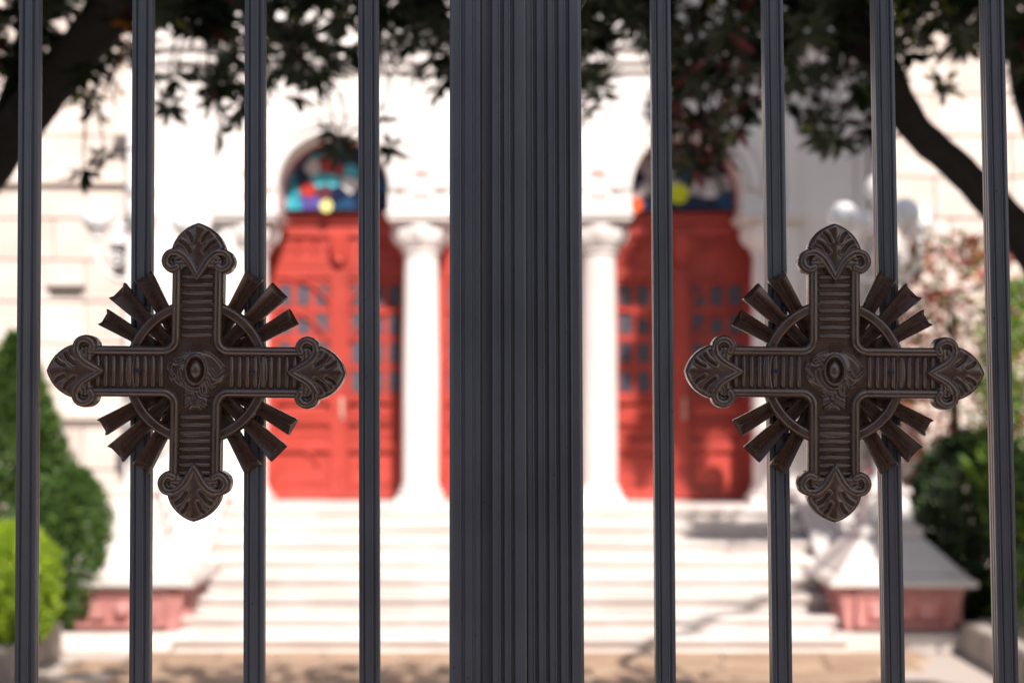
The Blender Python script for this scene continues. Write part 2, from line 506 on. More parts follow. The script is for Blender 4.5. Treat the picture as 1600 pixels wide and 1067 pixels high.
# pixel positions in the photograph's left and right lunettes, read as places on the glass
LUN = [
    [((455, 300), TEAL), ((450, 318), TEAL2), ((470, 250), NAVY2), ((492, 233), TEAL), ((522, 228), TEAL2), ((545, 232), NAVY), ((486, 262), WHT), ((512, 256), RED_), ((524, 266), RED_),
     ((500, 284), TEAL2), ((520, 280), TEAL2), ((482, 297), RED_), ((505, 300), MAR), ((528, 304), NAVY), ((545, 286), WHT), ((550, 268), TEAL2), ((560, 250), NAVY), ((575, 270), NAVY),
     ((585, 295), NAVY2), ((565, 310), NAVY), ((540, 322), NAVY2), ((595, 318), NAVY), ((478, 318), PUR), ((462, 322), TEAL), ((490, 318), PUR), ((470, 275), NAVY), ((453, 275), TEAL), ((535, 245), NAVY), ((575, 240), MAR)],
    [((720, 300), NAVY), ((740, 260), TEAL), ((770, 240), NAVY2), ((800, 235), RED_), ((830, 245), TEAL), ((790, 280), WHT), ((820, 290), NAVY), ((860, 280), NAVY2), ((870, 310), TEAL), ((760, 310), PUR), ((810, 318), YEL)],
    [((1002, 250), GRY_REFL), ((1000, 225), NAVY2), ((992, 283), NAVY), ((1005, 296), GRY_REFL), ((1018, 262), GRY_REFL), ((1030, 240), MAR), ((1040, 280), GRY_REFL), ((1030, 310), NAVY), ((1012, 320), NAVY2), ((1055, 250), MAR),  # grey and white pieces carry painted reflections of the outside
     ((1078, 270), NAVY2), ((1090, 295), GRY_REFL), ((1110, 300), WHT), ((1125, 292), GRY_REFL), ((1085, 318), NAVY), ((1110, 320), NAVY), ((1132, 312), NAVY2), ((1100, 260), MAR), ((1125, 265), NAVY), ((1080, 235), NAVY), ((1132, 285), GRY_REFL)],
]
ROUND = [((510, 322), .062, YEL), ((812, 318), .06, RED_), ((993, 320), .075, ORG)]
ROUND2 = ((1060, 303), .10, LIME)

def pane_mesh(w, h):
    return MB().prism([(-w / 2, -h / 2), (w / 2, -h / 2), (w / 2, h / 2), (0.0, h / 2 + .012), (-w / 2, h / 2)], -.006, .012).mesh('pane', M['pane'])
PM, PMs = pane_mesh(.115, .185), pane_mesh(.115, .10)
SEGP = MB().box(-.085, .085, -.012, .02, -.19, .19).mesh('panel', M['red'], bevel=.01)
for bi, c in enumerate(CENT):
    lab = ('sunlit red door', None, 'shaded dark red door')[bi]
    d = empty('door', (c, 0.1, LAND), ch)
    if lab: d['label'] = lab
    def dp(mb, name, m, **k):
        o = mb.build(name, m, d, **k); return o
    yd = 0.0
    # jambs, meeting stile, rails of the two leaves (local x, y, z with y=0 the leaf face)
    b = MB()
    b.box(-.725, -.66, -.05, .12, 0, 2.73); b.box(.66, .725, -.05, .12, 0, 2.73)
    dp(b, 'door_frame', M['red'], bevel=.006)
    for s in (-1, 1):
        b = MB()
        x0, x1 = (0.012, .658)
        X = lambda v: s * v
        def bx(xa, xb, ya, yb, za, zb):
            a_, b_ = sorted((X(xa), X(xb))); b.box(a_, b_, ya, yb, za, zb)
        bx(x0, x1, .03, .07, .012, 2.30)                       # backing board
        bx(x0, .085, -.03, .03, .012, 2.30); bx(.62, x1, -.03, .029, .012, 2.30)   # stiles
        bx(.085, .62, .002, .03, .012, .12); bx(.085, .62, -.02, .03, .48, .58); bx(.085, .62, -.02, .03, .75, .79); bx(.085, .62, -.03, .03, .955, .985); bx(.085, .62, -.02, .03, 2.20, 2.30)
        for xm in (.27, .46): bx(xm - .02, xm + .02, .004, .03, .98, 2.2)
        for k in range(5): bx(.085, .62, .006, .03, 1.02 + k * .285 - .03, 1.02 + k * .285 + .03)
        dp(b, 'door_leaf', M['red'], bevel=.004)
        b = MB()                                                # sweeping curved rails
        for zc, rr in ((1.75, .50), (2.05, .55), (.52, .42)):
            arc = [(s * (.64 - rr * 1.05 * math.cos(a)), zc - .25 + rr * math.sin(a) * .75) for a in [R(12) + R(78) * k / 10 for k in range(11)]]
            b = MB(); b.tube([(p[0], -.004, p[1]) for p in arc], .018, 6)
            dp(b, 'curved_rail', M['red'], smooth=True)
        for ci, xx in enumerate((.18, .365, .545)):
            for k in range(4):
                o = link('pane', PM, d); o.location = (s * xx, .024, 1.165 + k * .285)
            o = link('pane', PMs, d); o.location = (s * xx, .024, 1.165 + 4 * .285 - .08)
        o = link('panel', SEGP, d); o.location = (s * .35, .028, .29); o.scale = (2.6, 1, .75)
        o = link('panel', SEGP, d); o.location = (s * .35, .028, .67); o.scale = (2.6, 1, .16)
        o = link('panel', SEGP, d); o.location = (s * .35, .028, .88); o.scale = (2.6, 1, .3)
    b = MB(); b.box(-.035, .035, -.045, -.001, .02, 2.29); dp(b, 'meeting_stile', M['red'], bevel=.012)
    b = MB(); b.tube([(.03, -.05, .81), (.03, -.085, .83), (.03, -.085, .97), (.03, -.05, .99)], .013, 8); b.box(.012, .048, -.06, -.046, .79, 1.01)
    dp(b, 'handle', M['brass'], smooth=True)
    b = MB()                                                   # entablature over the leaves
    b.box(-.66, .66, -.02, .1, 2.302, 2.36); b.box(-.66, .66, .0, .1, 2.361, 2.60)
    b.box(-.725, .725, -.08, .1, 2.731, 2.80); b.box(-.725, .725, -.12, .1, 2.801, 2.84); b.box(-.66, .66, -.04, .1, 2.601, 2.73)
    dp(b, 'transom', M['red'], bevel=.006)
    b = MB(); b.box(-.07, .07, -.10, -.002, 2.38, 2.60, top=(-.09, .09, -.14, -.002)); b.sphere((0, -.07, 2.36), .05)
    dp(b, 'corbel', M['red'], bevel=.004)
    for k in range(8):                                          # little arcade of carved scallops in the frieze
        if k in (3, 4): pass
        xx = -.57 + k * .163
        if abs(xx) < .1: continue
        b = MB(); b.tube([(xx + .06 * math.cos(a), -.01, 2.47 + .09 * math.sin(a)) for a in [R(180) - R(180) * q / 8 for q in range(9)]], .013, 6)
        b.sphere((xx, -.01, 2.47), .025, 10, 6)
        dp(b, 'scallop', M['red'], smooth=True)
    # lunette window over the door
    lw = empty('lunette_window', (c, -0.10, 0), ch)
    b = MB()
    arch = [(HW * 1.04 * math.cos(math.pi * k / 24), ZS + HW * 1.04 * math.sin(math.pi * k / 24)) for k in range(25)]
    b.prism([(HW * 1.04, LAND + 2.845)] + arch + [(-HW * 1.04, LAND + 2.845)], .02, .06)
    b.build('lead_backing', M['lead'], lw)
    b = MB()
    for k in range(24):
        a0, a1 = math.pi * k / 24, math.pi * (k + 1) / 24
    ro, ri = HW * 1.02, HW * .965
    pts = [(ro * math.cos(math.pi * k / 24), ZS + ro * math.sin(math.pi * k / 24)) for k in range(25)] + [(ri * math.cos(math.pi - math.pi * k / 24), ZS + ri * math.sin(math.pi - math.pi * k / 24)) for k in range(25)]
    b.prism(pts, -.05, .019)
    b.box(-ro, -ri, -.05, .019, LAND + 2.846, ZS - .001); b.box(ri, ro, -.05, .019, LAND + 2.846, ZS - .001)
    b.build('window_frame', M['red'], lw)
    seeds, cols = [], []
    for (px, py), cc in LUN[bi]:
        p = P(px, py, 13.90); seeds.append((p.x - c - CX, p.z)); cols.append(cc)
    clip = [(ri, LAND + 2.85)] + [(ri * math.cos(math.pi * k / 24), ZS + ri * math.sin(math.pi * k / 24)) for k in range(25)] + [(-ri, LAND + 2.85)]
    for i, poly in voronoi_cells(seeds, clip):
        b = MB(); b.prism([(p[0], p[1]) for p in poly], .006, .0195)
        b.build('glass_piece', gm(cols[i]), lw)
    rs = [ROUND[bi]] + ([ROUND2] if bi == 2 else [])
    for (px, py), r, cc in rs:
        p = P(px, py, 13.90)
        b = MB(); b.prism([(p.x - c - CX + r * math.cos(a), p.z + r * math.sin(a)) for a in [2 * math.pi * k / 20 for k in range(20)]], -.012, .005)
        b.build('glass_piece', gm(cc), lw)

# ashlar side walls, every stone its own block
blk = [(w_, MB().box(0, w_ - .012, 0, .1, 0, .408).mesh('stone', M['ashlar'], bevel=.008)) for w_ in (.62, .78, .94)]
for s in (-1, 1):
    sw = MB(); a, b = sorted((s * 3.64, s * 9.5)); sw.box(a, b, 14.36, 15.0, 0, 8.4)
    so = sw.build('side_wall', M['mortar'], ch); so.location = (0, -14, 0)
    for r in range(19):
        x = 3.66 + (r % 2) * 0.31 * 0
        if r % 2:
            wds = [.62]
        first = True
        while x < 7.8:
            w_, me = blk[0] if (first and r % 2) else random.choice(blk)
            first = False
            if x > 6.2 and r > 14: break
            o = link('stone', me, so)
            o.location = ((x if s > 0 else -x - w_ + .012), 14.26 + random.uniform(-.008, .008), .02 + r * .42)
            x += w_
for s, zz in ((-1, 3.02),):
    b = MB(); b.box(-4.62, -4.30, 14.235, 14.262, zz, zz + .07); b.box(-4.66, -4.26, 14.22, 14.262, zz + .072, zz + .10)
    chp(b, 'vent_slot', M['dark_slot'])
    b = MB(); b.box(-9.5, -3.64, 14.19, 14.262, 1.78, 1.86); chp(b, 'string_course', M['ashlar'])
    b = MB(); b.box(-9.5, -3.64, 14.19, 14.262, 4.14, 4.22); chp(b, 'string_course', M['ashlar'])

# wall lantern on the left flank
p = P(186, 395, 14.1)
ln = empty('wall_lantern', (p.x, 14.1, p.z)); tag(ln, 'small dark wall lantern fixed to the pale stones left of the doors', 'lantern')
b = MB(); b.lathe([(.035, -.10), (.055, -.08), (.06, .02), (.03, .06)], (0, 0, 0), 12); b.build('lantern_body', M['lantern'], ln)
b = MB(); b.lathe([(.05, .061), (.075, .09), (.06, .22), (.09, .24), (.02, .30)], (0, 0, 0), 12); b.build('lantern_glass', M['globe'], ln)
b = MB(); b.tube([(0, 0, .30), (0, .03, .38), (0, .12, .34), (0, .16, .25)], .012, 8); b.build('bracket', M['lampiron'], ln)

# ------------------------------------------------------------------ lamp pedestals and lamp posts
def pedestal(x, y, lab):
    t = empty('pedestal', (x, y, 0)); tag(t, lab, 'pedestal', 'stone lamp pedestals at the foot of the steps')
    b = MB(); b.box(-.55, .55, -.55, .55, -.01, .14); b.build('plinth', M['step'], t, bevel=.012)
    b = MB(); b.box(-.43, .43, -.43, .43, .142, .50, top=(-.50, .50, -.50, .50)); b.build('body', M['pinkstone'], t, bevel=.01)
    for k in range(4):
        b = MB()
        b.box(-.34, .34, -.505, -.45, .185, .21); b.box(-.34, .34, -.515, -.45, .43, .455); b.box(-.36, -.335, -.515, -.45, .186, .454); b.box(.335, .36, -.515, -.45, .186, .454)
        b.sphere((0, -.46, .32), .075, 16, 8); b.box(-.25, -.13, -.50, -.45, .25, .39); b.box(.13, .25, -.50, -.45, .25, .39)
        o = b.build('carved_panel', M['pinkstone'], t, bevel=.005); o.rotation_euler = (0, 0, k * math.pi / 2)
    b = MB(); b.box(-.58, .58, -.58, .58, .502, .55); b.box(-.56, .56, -.56, .56, .551, .60, top=(-.50, .50, -.50, .50)); b.build('cap', M['step'], t, bevel=.01)
    b = MB(); b.box(-.50, .50, -.50, .50, .601, .86, top=(-.25, .25, -.25, .25)); b.build('sloping_roof', M['step'], t, bevel=.01)
    b = MB(); b.box(-.25, .25, -.25, .25, .861, .95); b.box(-.20, .20, -.20, .20, .951, 1.20, top=(-.15, .15, -.15, .15)); b.box(-.18, .18, -.18, .18, 1.201, 1.25)
    b.build('upper_block', M['marble'], t, bevel=.012)
    return t
def lamp(x, y, lab):
    t = empty('lamp_post', (x, y, 1.25)); tag(t, lab, 'street lamp', 'five globe lamp posts on the pedestals')
    b = MB()
    zb = 3.36 - 1.25
    b.lathe([(.14, 0.001), (.14, .04), (.09, .08), (.07, .14), (.085, .2), (.05, .28), (.038, .5), (.036, 1.0), (.05, 1.04), (.05, 1.08), (.034, 1.12), (.03, zb - .32), (.055, zb - .28), (.07, zb - .2), (.045, zb - .12), (.03, zb - .02)], (0, 0, 0), 20)
    b.build('post', M['lampiron'], t, smooth=True)
    a0 = R(16)
    rr = .355
    for k in range(4):
        a = a0 + k * math.pi / 2
        ca, sa = math.cos(a), math.sin(a)
        pth = catmull([(0, 0, zb - .30), (.12 * ca, .12 * sa, zb - .40), (.26 * ca, .26 * sa, zb - .36), (rr * ca, rr * sa, zb - .22), (rr * ca, rr * sa, zb - .08)], 5)
        b = MB(); b.tube(pth, .018, 8)
        scroll = [(ca * (.2 + .07 * (1 - q / 22) * math.cos(q * .5)), sa * (.2 + .07 * (1 - q / 22) * math.cos(q * .5)), zb - .24 + .07 * (1 - q / 22) * math.sin(q * .5)) for q in range(20)]
        b.tube(scroll, .011, 6)
        b.lathe([(.02, -.09), (.05, -.07), (.035, -.05), (.065, -.02), (.07, .0)], (rr * ca, rr * sa, zb), 16)
        arm = b.build('arm', M['lampiron'], t, smooth=True)
        b = MB(); b.sphere((rr * ca, rr * sa, zb + .105), .128, 28, 18)
        b.build('globe', M['globe'], arm, smooth=True)
    b = MB(); b.lathe([(.03, -.02), (.045, .08), (.03, .14), (.07, .24)], (0, 0, zb), 16); b.build('finial', M['lampiron'], t, smooth=True)
    b = MB(); b.sphere((0, 0, zb + .365), .128, 28, 18); b.build('globe', M['globe'], t, smooth=True)
    return t
PX = {-1: P(213, 900, 11.7).x, 1: P(1386, 900, 11.7).x}
pedestal(PX[-1], 11.75, 'pink stone pedestal in full sun left of the steps, beside the evergreen cone')
pedestal(PX[1], 11.75, 'pink stone pedestal half in tree shade right of the steps')
lamp(PX[-1], 11.75, 'white five globe lamp post against the sunlit stone wall on the left')
lamp(PX[1], 11.75, 'white five globe lamp post before the shaded wall and reddish bush on the right')

# ------------------------------------------------------------------ planting beds with kerbs
for s in (-1, 1):
    t = empty('planting_bed', (s * 3.5, 10, 0))
    tag(t, 'stone edged planting bed holding the conical evergreen, on the left' if s < 0 else 'stone edged planting bed under the dark shrubs, on the right', 'planting bed', 'planting beds either side of the court')
    b = MB(); a, c2 = sorted((s * .12, s * 5.0)); b.box(a, c2, -6, 3.6, -.01, .17); b.build('soil', M['soil'], t)
    y = -6.0
    while y < 1.1:
        w_ = random.uniform(.75, 1.0)
        b = MB(); a, c2 = sorted((0.0, s * .15)); b.box(a, c2, y, min(y + w_ - .01, 1.15), -.01, .245 + random.uniform(-.004, .004)); b.build('kerb_stone', M['kerb'], t, bevel=.012)
        y += w_
    x = .16
    while x < 4.5 and s:
        b = MB(); a, c2 = sorted((s * x, s * (x + .85))); b.box(a, c2, 1.16, 1.30, -.01, .245); b.build('kerb_stone', M['kerb'], t, bevel=.012)
        x += .86

# ------------------------------------------------------------------ shrubs
def foliage(name, parent, cen, out, length, width, mats, weights, spread=0.7, fold=.15):
    n = len(cen)
    axis = out + unit(n) * spread
    nrm = unit(n)
    mi = rng.choice(len(mats), n, p=weights)
    me = leaf_mesh(name, cen, nrm, axis, rng.uniform(.7, 1.3, n) * length, rng.uniform(.8, 1.2, n) * width, mats, mi, fold)
    o = link(name, me, parent); o['kind'] = 'stuff'
    return o
def shrub(name, loc, h, r, prof, n, length, width, mats, weights, label, cat, lumps=9, group=None, stem=True):
    t = empty(name, loc); tag(t, label, cat, group)
    u = rng.uniform(0, 1, n) ** .8
    a = rng.uniform(0, 2 * math.pi, n)
    z = u * h
    ph = rng.uniform(0, 6.28, 4)
    lump = 1 + .10 * np.sin(a * 3 + z * 5 + ph[0]) + .10 * np.sin(a * 7 - z * 13 + ph[1]) + .09 * np.sin(a * 12 + z * 27 + ph[2])
    rad = r * prof(u) * lump * (1 - np.abs(rng.normal(0, .13, n)))
    cen = np.stack([rad * np.cos(a), rad * np.sin(a), z], 1)
    out = np.stack([np.cos(a), np.sin(a), np.full(n, .5)], 1)
    foliage('foliage', t, cen, out, length, width, mats, weights)
    b = MB(); b.tube([(0, 0, -.1), (0.02, 0, h * .5), (0, 0, h * .85)], [r * .12, r * .08, r * .02], 8)
    b.build('stem', M['bark'], t, smooth=True)
    return t
cone = lambda u: np.clip(1.0 - u ** 1.5, .02, 1) ** .8 * np.clip(.72 + u * 2, 0, 1)
ball = lambda u: np.sqrt(np.clip(1 - (2 * u - 1) ** 2, .01, 1))
p = P(12, 985, 11.4)
shrub('conical_evergreen', (p.x, 11.5, .17), 2.30, .56, cone, 20000, .085, .024, [M['con_a'], M['con_b'], M['lf_mid']], [.55, .25, .2], 'tall cone shaped evergreen at the left edge, before the stone wall', 'shrub')
p = P(105, 985, 11.2)
shrub('round_evergreen', (p.x - .03, 11.35, .17), 1.25, .27, ball, 9000, .06, .02, [M['con_a'], M['con_b']], [.8, .2], 'low dark green bush tucked between the tall evergreen cone and the left pedestal', 'shrub')
p = P(16, 1010, 10.3)
shrub('ball_shrub', (p.x - .02, 10.3, .15), .92, .34, ball, 11000, .045, .018, [M['lime_a'], M['lime_b']], [.6, .4], 'bright yellow green clipped ball bush in front of the cone evergreen', 'shrub')
# right: reddish bush, dark shrub, bright shrub
p = P(1470, 700, 12.6)
shrub('red_leaved_bush', (p.x + .15, 12.75, .17), 3.25, .62, lambda u: .45 + .55 * ball(u), 3600, .085, .045, [M['lf_pink'], M['lf_red'], M['con_b'], M['lf_or'], M['lf_mid']], [.34, .22, .2, .14, .10], 'loose bush with reddish pink leaves behind the right lamp post', 'shrub')
p = P(1525, 900, 11.6)
shrub('dark_shrub', (p.x + .1, 11.9, .17), 1.5, .55, ball, 11000, .08, .03, [M['lf_dark'], M['lf_mid'], M['con_a']], [.5, .3, .2], 'dense dark green bush immediately right of the shaded pedestal', 'shrub')
p = P(1585, 850, 11.2)
shrub('bright_shrub', (p.x + .36, 11.3, .17), 2.75, .55, lambda u: .45 + .55 * ball(u), 4600, .11, .03, [M['con_b'], M['lime_a'], M['con_a']], [.4, .3, .3], 'leafy bush with bright green sprays at the right edge', 'shrub')

# ------------------------------------------------------------------ the two garden trees whose crowns meet over the gate
LEAF1 = None
def one_leaf(m):
    return leaf_mesh('leaf', np.zeros((1, 3)), np.array([[0, 0, 1.]]), np.array([[0, 1., 0]]), np.array([.105]), np.array([.030]), [m], np.array([0]), .15)
LEAFS = {k: one_leaf(M[k]) for k in ('lf_dark', 'lf_mid', 'lf_yel_lit', 'lf_red')}

def low_edge(px):
    xs = [-400, 0, 60, 130, 200, 245, 300, 345, 385, 420, 470, 520, 560, 600, 650, 700, 760, 850, 905, 935, 985, 1010, 1050, 1110, 1170, 1190, 1240, 1300, 1350, 1400, 1440, 1500, 1560, 1600, 2000]
    ys = [200, 150, 150, 150, 105, 75, 80, 165, 120, 120, 150, 150, 125, 70, 75, 120, 120, 120, 130, 150, 60, 130, 220, 250, 170, 130, 150, 195, 180, 150, 130, 110, 110, 140, 150]
    return np.interp(px, xs, ys)

def rosettes(centers, k_leaf, length, width, droop=.3):
    cen, axis, nrm = [], [], []
    for c in centers:
        up = Vector(unit(1)[0]) * .5 + Vector((0, 0, -.6))
        up.normalize()
        a = up.orthogonal().normalized(); b = up.cross(a)
        ph = random.uniform(0, 6.28)
        for i in range(k_leaf):
            q = ph + i * 2.4
            el = random.uniform(.05, .75)
            d = (a * math.cos(q) + b * math.sin(q)) * math.cos(el) + up * math.sin(el)
            cen.append(Vector(c) + d * .008); axis.append(d); nrm.append(up - d * up.dot(d) + Vector(unit(1)[0]) * .25)
    return np.array([tuple(v) for v in cen]), np.array([tuple(v) for v in nrm]), np.array([tuple(v) for v in axis])

def tree(side, label):
    root = empty('garden_tree', (side * 2.5, 5.4, 0)); tag(root, label, 'tree', 'garden trees with crowns meeting above the gate')
    rl = Vector(root.location)
    def loc(v): return Vector(v) - rl
    b = MB()
    if side < 0:
        path = [(-2.75, 5.3, -.05), (-2.62, 5.3, .8), (-2.45, 5.25, 1.9), P(-110, 400, 5.2), P(-10, 255, 5.15), P(90, 120, 5.1), P(190, 0, 5.0), P(300, -140, 4.8), (-.6, 4.2, 4.6), (-.2, 3.4, 5.4)]
        rad = [.18, .15, .12, .09, .075, .08, .08, .075, .05, .03]
    else:
        path = [(3.3, 6.3, -.05), (3.1, 6.2, 1.0), (2.75, 6.0, 1.9), P(1680, 480, 5.7), P(1590, 360, 5.6), P(1500, 265, 5.5), P(1425, 195, 5.4), P(1370, 90, 5.3), P(1310, 0, 5.2), P(1250, -160, 5.0), (.9, 4.2, 4.8), (.6, 3.2, 5.6)]
        rad = [.20, .17, .14, .10, .075, .062, .062, .07, .07, .055, .045, .03]
    cp = catmull([tuple(q) for q in path], 5)
    rr = np.interp(np.linspace(0, len(path) - 1, len(cp)), range(len(path)), rad)
    b.tube([loc(q) for q in cp], [r_ * (1 + .05 * math.sin(i * 2.3)) for i, r_ in enumerate(rr)], 14)
    b.build('trunk', M['bark'], root, smooth=True, angle=60)
    limbs = []
    if side < 0:
        limbs = [[P(60, 165, 5.1), P(150, 20, 5.3), P(160, -160, 5.4), (-2.2, 5.2, 5.0)], [P(190, 0, 5.0), (-1.9, 3.9, 4.4), (-2.3, 3.0, 4.9), (-2.6, 2.2, 5.4)],
                 [P(0, 240, 5.15), P(40, 80, 5.6), P(30, -120, 5.9), (-3.0, 5.4, 5.0)], [P(300, -140, 4.8), P(500, -120, 5.2), P(660, -30, 5.6), P(700, 20, 5.7)],
                 [P(300, -140, 4.8), P(380, -20, 5.3), P(440, 60, 5.6), P(480, 100, 5.7)]]
    else:
        limbs = [[(2.9, 6.1, 1.7), P(1640, 250, 6.1), P(1590, 60, 6.2), P(1600, -200, 6.4), (4.7, 6.7, 6.0), (4.9, 6.6, 8.4), (5.2, 6.5, 10.6)], [P(1310, 0, 5.2), (1.5, 3.9, 4.4), (1.8, 3.0, 5.0), (2.2, 2.2, 5.4)],
                 [P(1370, 90, 5.3), P(1270, 60, 5.5), P(1160, 80, 5.6), P(1090, 130, 5.7)], [P(1250, -160, 5.0), P(1080, -60, 5.2), P(980, 10, 5.5), P(940, 60, 5.6)]]
    for l in limbs:
        cp = catmull([tuple(q) for q in l], 5)
        r0 = .075 if len(l) < 6 else .07
        if l is limbs[-1] or l is limbs[-2]: r0 = .035
        b = MB(); b.tube([loc(q) for q in cp], list(np.linspace(r0, .012, len(cp))), 10)
        b.build('limb', M['bark'], root, smooth=True, angle=60)
    # --- rosettes hanging into view
    cs = []
    tries = 0
    N = 480
    while len(cs) < N and tries < 20000:
        tries += 1
        px = random.uniform(-150, 800) if side < 0 else random.uniform(800, 1750)
        le = float(low_edge(px)) + 14 * math.sin(px * .11) + 10 * math.sin(px * .23 + 1)
        py = random.uniform(-110, le + 25)
        depth = (le - py)
        if random.random() > min(1, .14 + max(0, depth) / 100): continue
        Y = random.uniform(4.9, 6.4)
        cs.append(P(px, py - 12, Y))
    extra = [(128, 262), (265, 160), (275, 120), (340, 205), (375, 165), (610, 225), (645, 110), (470, 150), (530, 225), (150, 170)] if side < 0 else [(915, 170), (940, 140), (1095, 235), (1130, 230), (1065, 200), (1150, 195), (1080, 260), (1120, 262), (1060, 240), (1300, 215), (1320, 190), (1250, 165), (1170, 160), (1285, 150), (1360, 215)]
    twig = MB()
    for e in extra:
        c = P(e[0], e[1], random.uniform(5.3, 5.8))
        cs.insert(0, c)
        cs.insert(1, Vector(c) + Vector((random.uniform(-.09, .09), random.uniform(-.1, .1), random.uniform(.05, .13))))
    for c in cs[:120]:
        q = Vector(c) + Vector((random.uniform(-.12, .12), random.uniform(-.1, .1), random.uniform(.18, .4)))
        mid = (Vector(c) + q) / 2 + Vector(unit(1)[0]) * .03
        twig.tube([loc(c), loc(mid), loc(q)], [.003, .004, .007], 5)
    tw = twig.build('twig', M['bark'], root); tw['kind'] = 'stuff'
    front = cs[:28]
    cen, nrm, ax = rosettes(front, 11, .1, .03)
    for i in range(len(cen)):
        c = Vector(cen[i])
        pxx = 800 + c.x / c.y * F
        key = random.choices(('lf_dark', 'lf_mid', 'lf_red', 'lf_yel_lit'), ((.8, .2, 0, 0) if side < 0 or not 1040 < pxx < 1175 else (.45, .2, .3, .05)))[0]
        o = link('leaf', LEAFS[key], root)
        yv = Vector(ax[i]).normalized(); zv = Vector(nrm[i]); zv = (zv - yv * zv.dot(yv)).normalized(); xv = yv.cross(zv)
        o.matrix_local = Matrix.Translation(loc(c)) @ Matrix((xv, yv, zv)).transposed().to_4x4() @ Matrix.Scale(random.uniform(.75, 1.2), 4)
    cen, nrm, ax = rosettes(cs[28:], 12, .1, .03)
    n = len(cen)
    px = 800 + cen[:, 0] / cen[:, 1] * F
    mi = rng.choice(4, n, p=[.78, .19, .02, .01])
    if side > 0:
        hot = (px > 1040) & (px < 1170) & (rng.random(n) < .13); mi[hot] = 3
        ye_lit = (px > 1410) & (px < 1520) & (rng.random(n) < .12); mi[ye_lit] = 2  # sunlight painted in: yellow colour stands for sunlit leaves here
    else:
        og = (px > 170) & (px < 215) & (rng.random(n) < .5); mi[og] = 4
    me = leaf_mesh('foliage', cen - np.array(rl), nrm, ax, rng.uniform(.08, .125, n), rng.uniform(.026, .036, n), [M['lf_dark'], M['lf_mid'], M['lf_yel_lit'], M['lf_red'], M['lf_or']], mi, .15)
    o = link('foliage', me, root); o['kind'] = 'stuff'
    # --- the mass of the crown above
    n = 42000
    X = rng.uniform(-.3, 5.2, n) * side
    Yv = rng.uniform(1.4, 6.3, n)
    lo = np.maximum(3.4, 1.95 + .285 * Yv + .38)
    hi = np.minimum(.88 * (10.0 - Yv), 6.6)
    keep = hi > lo
    X, Yv, lo, hi = X[keep], Yv[keep], lo[keep], hi[keep]
    lump = .15 * np.sin(X * 4 + Yv * 2) + .12 * np.sin(Yv * 5 - X * 3)
    Z = lo + lump.clip(0) + (hi - lo) * rng.uniform(0, 1, len(X)) ** 1.0
    cen = np.stack([X, Yv, Z], 1)
    if side > 0:                                  # tall right hand half of the crown, the one that shades the right door
        # its lower boundary follows the sun's slant: leaves are kept where their shade lands on the right door and wall
        def slanted(m_, xr, zr, yr, yp, test=None):
            xs, zs, yy = rng.uniform(*xr, m_), rng.uniform(*zr, m_), rng.uniform(*yr, m_)
            if test is not None:
                k_ = test(xs, zs); xs, zs, yy = xs[k_], zs[k_], yy[k_]
            return np.stack([xs + math.tan(SUN_AZ) * (yp - yy), yy, zs + math.tan(SUN_EL) / math.cos(SUN_AZ) * (yp - yy)], 1)
        def t1(xs, zs):
            e_ = .10 * np.sin(zs * 7) + .07 * np.sin(zs * 17 + 1)
            k_ = (xs > 1.30 + e_) & ~((xs < 1.78 + e_) & (zs < 1.6 + .25 * np.sin(xs * 13))) & (xs < 3.6 + e_ - .25 * (zs < 3))
            k_ &= ~((np.abs(xs - 2.38) < .52) & (zs > 1.1) & (zs < 1.85))
            k_ &= ~((np.abs(xs - 1.5) < .13) & (np.abs(zs - 3.05 - .3 * np.sin(xs * 9)) < .22))
            return k_
        cen = np.concatenate([cen, slanted(50000, (1.1, 3.9), (.85, 6.6), (5.5, 7.5), 14.0, t1),
                              slanted(700, (1.55, 2.75), (.45, .95), (5.6, 7.0), 12.9),
                              slanted(4200, (2.95, 3.8), (-.1, 1.0), (5.6, 6.8), 11.5)])
    n = len(cen)
    ax = unit(n); ax[:, 2] -= .3
    mi = rng.choice(3, n, p=[.7, .26, .04])
    me = leaf_mesh('crown', cen - np.array(rl), unit(n), ax, rng.uniform(.13, .19, n), rng.uniform(.055, .085, n), [M['lf_dark'], M['lf_mid'], M['lf_yel_lit']], mi, .1)
    o = link('crown', me, root); o['kind'] = 'stuff'
tree(-1, 'dark leaning tree on the left, its trunk crossing the upper left corner')
tree(1, 'dark tree on the right with a curving trunk and some reddish leaves')

# unseen brick houses added behind the viewer, so the gate reflects something dark
for k, (xa, xb, hh) in enumerate(((-9.0, -0.6, 8.6), (-0.4, 8.6, 9.6))):
    t = empty('added_house', ((xa + xb) / 2, -17, 0)); w2 = (xb - xa) / 2
    tag(t, ('lower brown brick house added behind the viewer for the gate to reflect', 'taller brown brick house added behind the viewer for the gate to reflect')[k], 'house', 'unseen houses added across the street')
    b = MB(); b.box(-w2, w2, -4, 0, -.01, hh); b.build('wall', M['brick'], t)
    b = MB(); b.box(-w2, w2, -4.2, .3, hh + .002, hh + .25); b.build('roof', M['asphalt'], t)
    for r in range(3):
        for c in range(4):
            if r == 0 and c == 1:
                b = MB(); b.box(-.55, .55, .002, .08, 0, 2.3); o = b.build('door', M['lantern'], t); o.location = (-w2 + (c + .5) * w2 / 2, 0, 0); continue
            b = MB(); b.box(-.6, .6, .002, .06, 0, 1.6); b.box(-.68, .68, .002, .14, -.12, -.002); o = b.build('window_frame', M['step'], t); o.location = (-w2 + (c + .5) * w2 / 2, 0, 1.1 + r * 2.75)
            b = MB(); b.box(-.5, .5, .062, .07, .1, 1.5); g_ = b.build('pane', M['pane'], o)

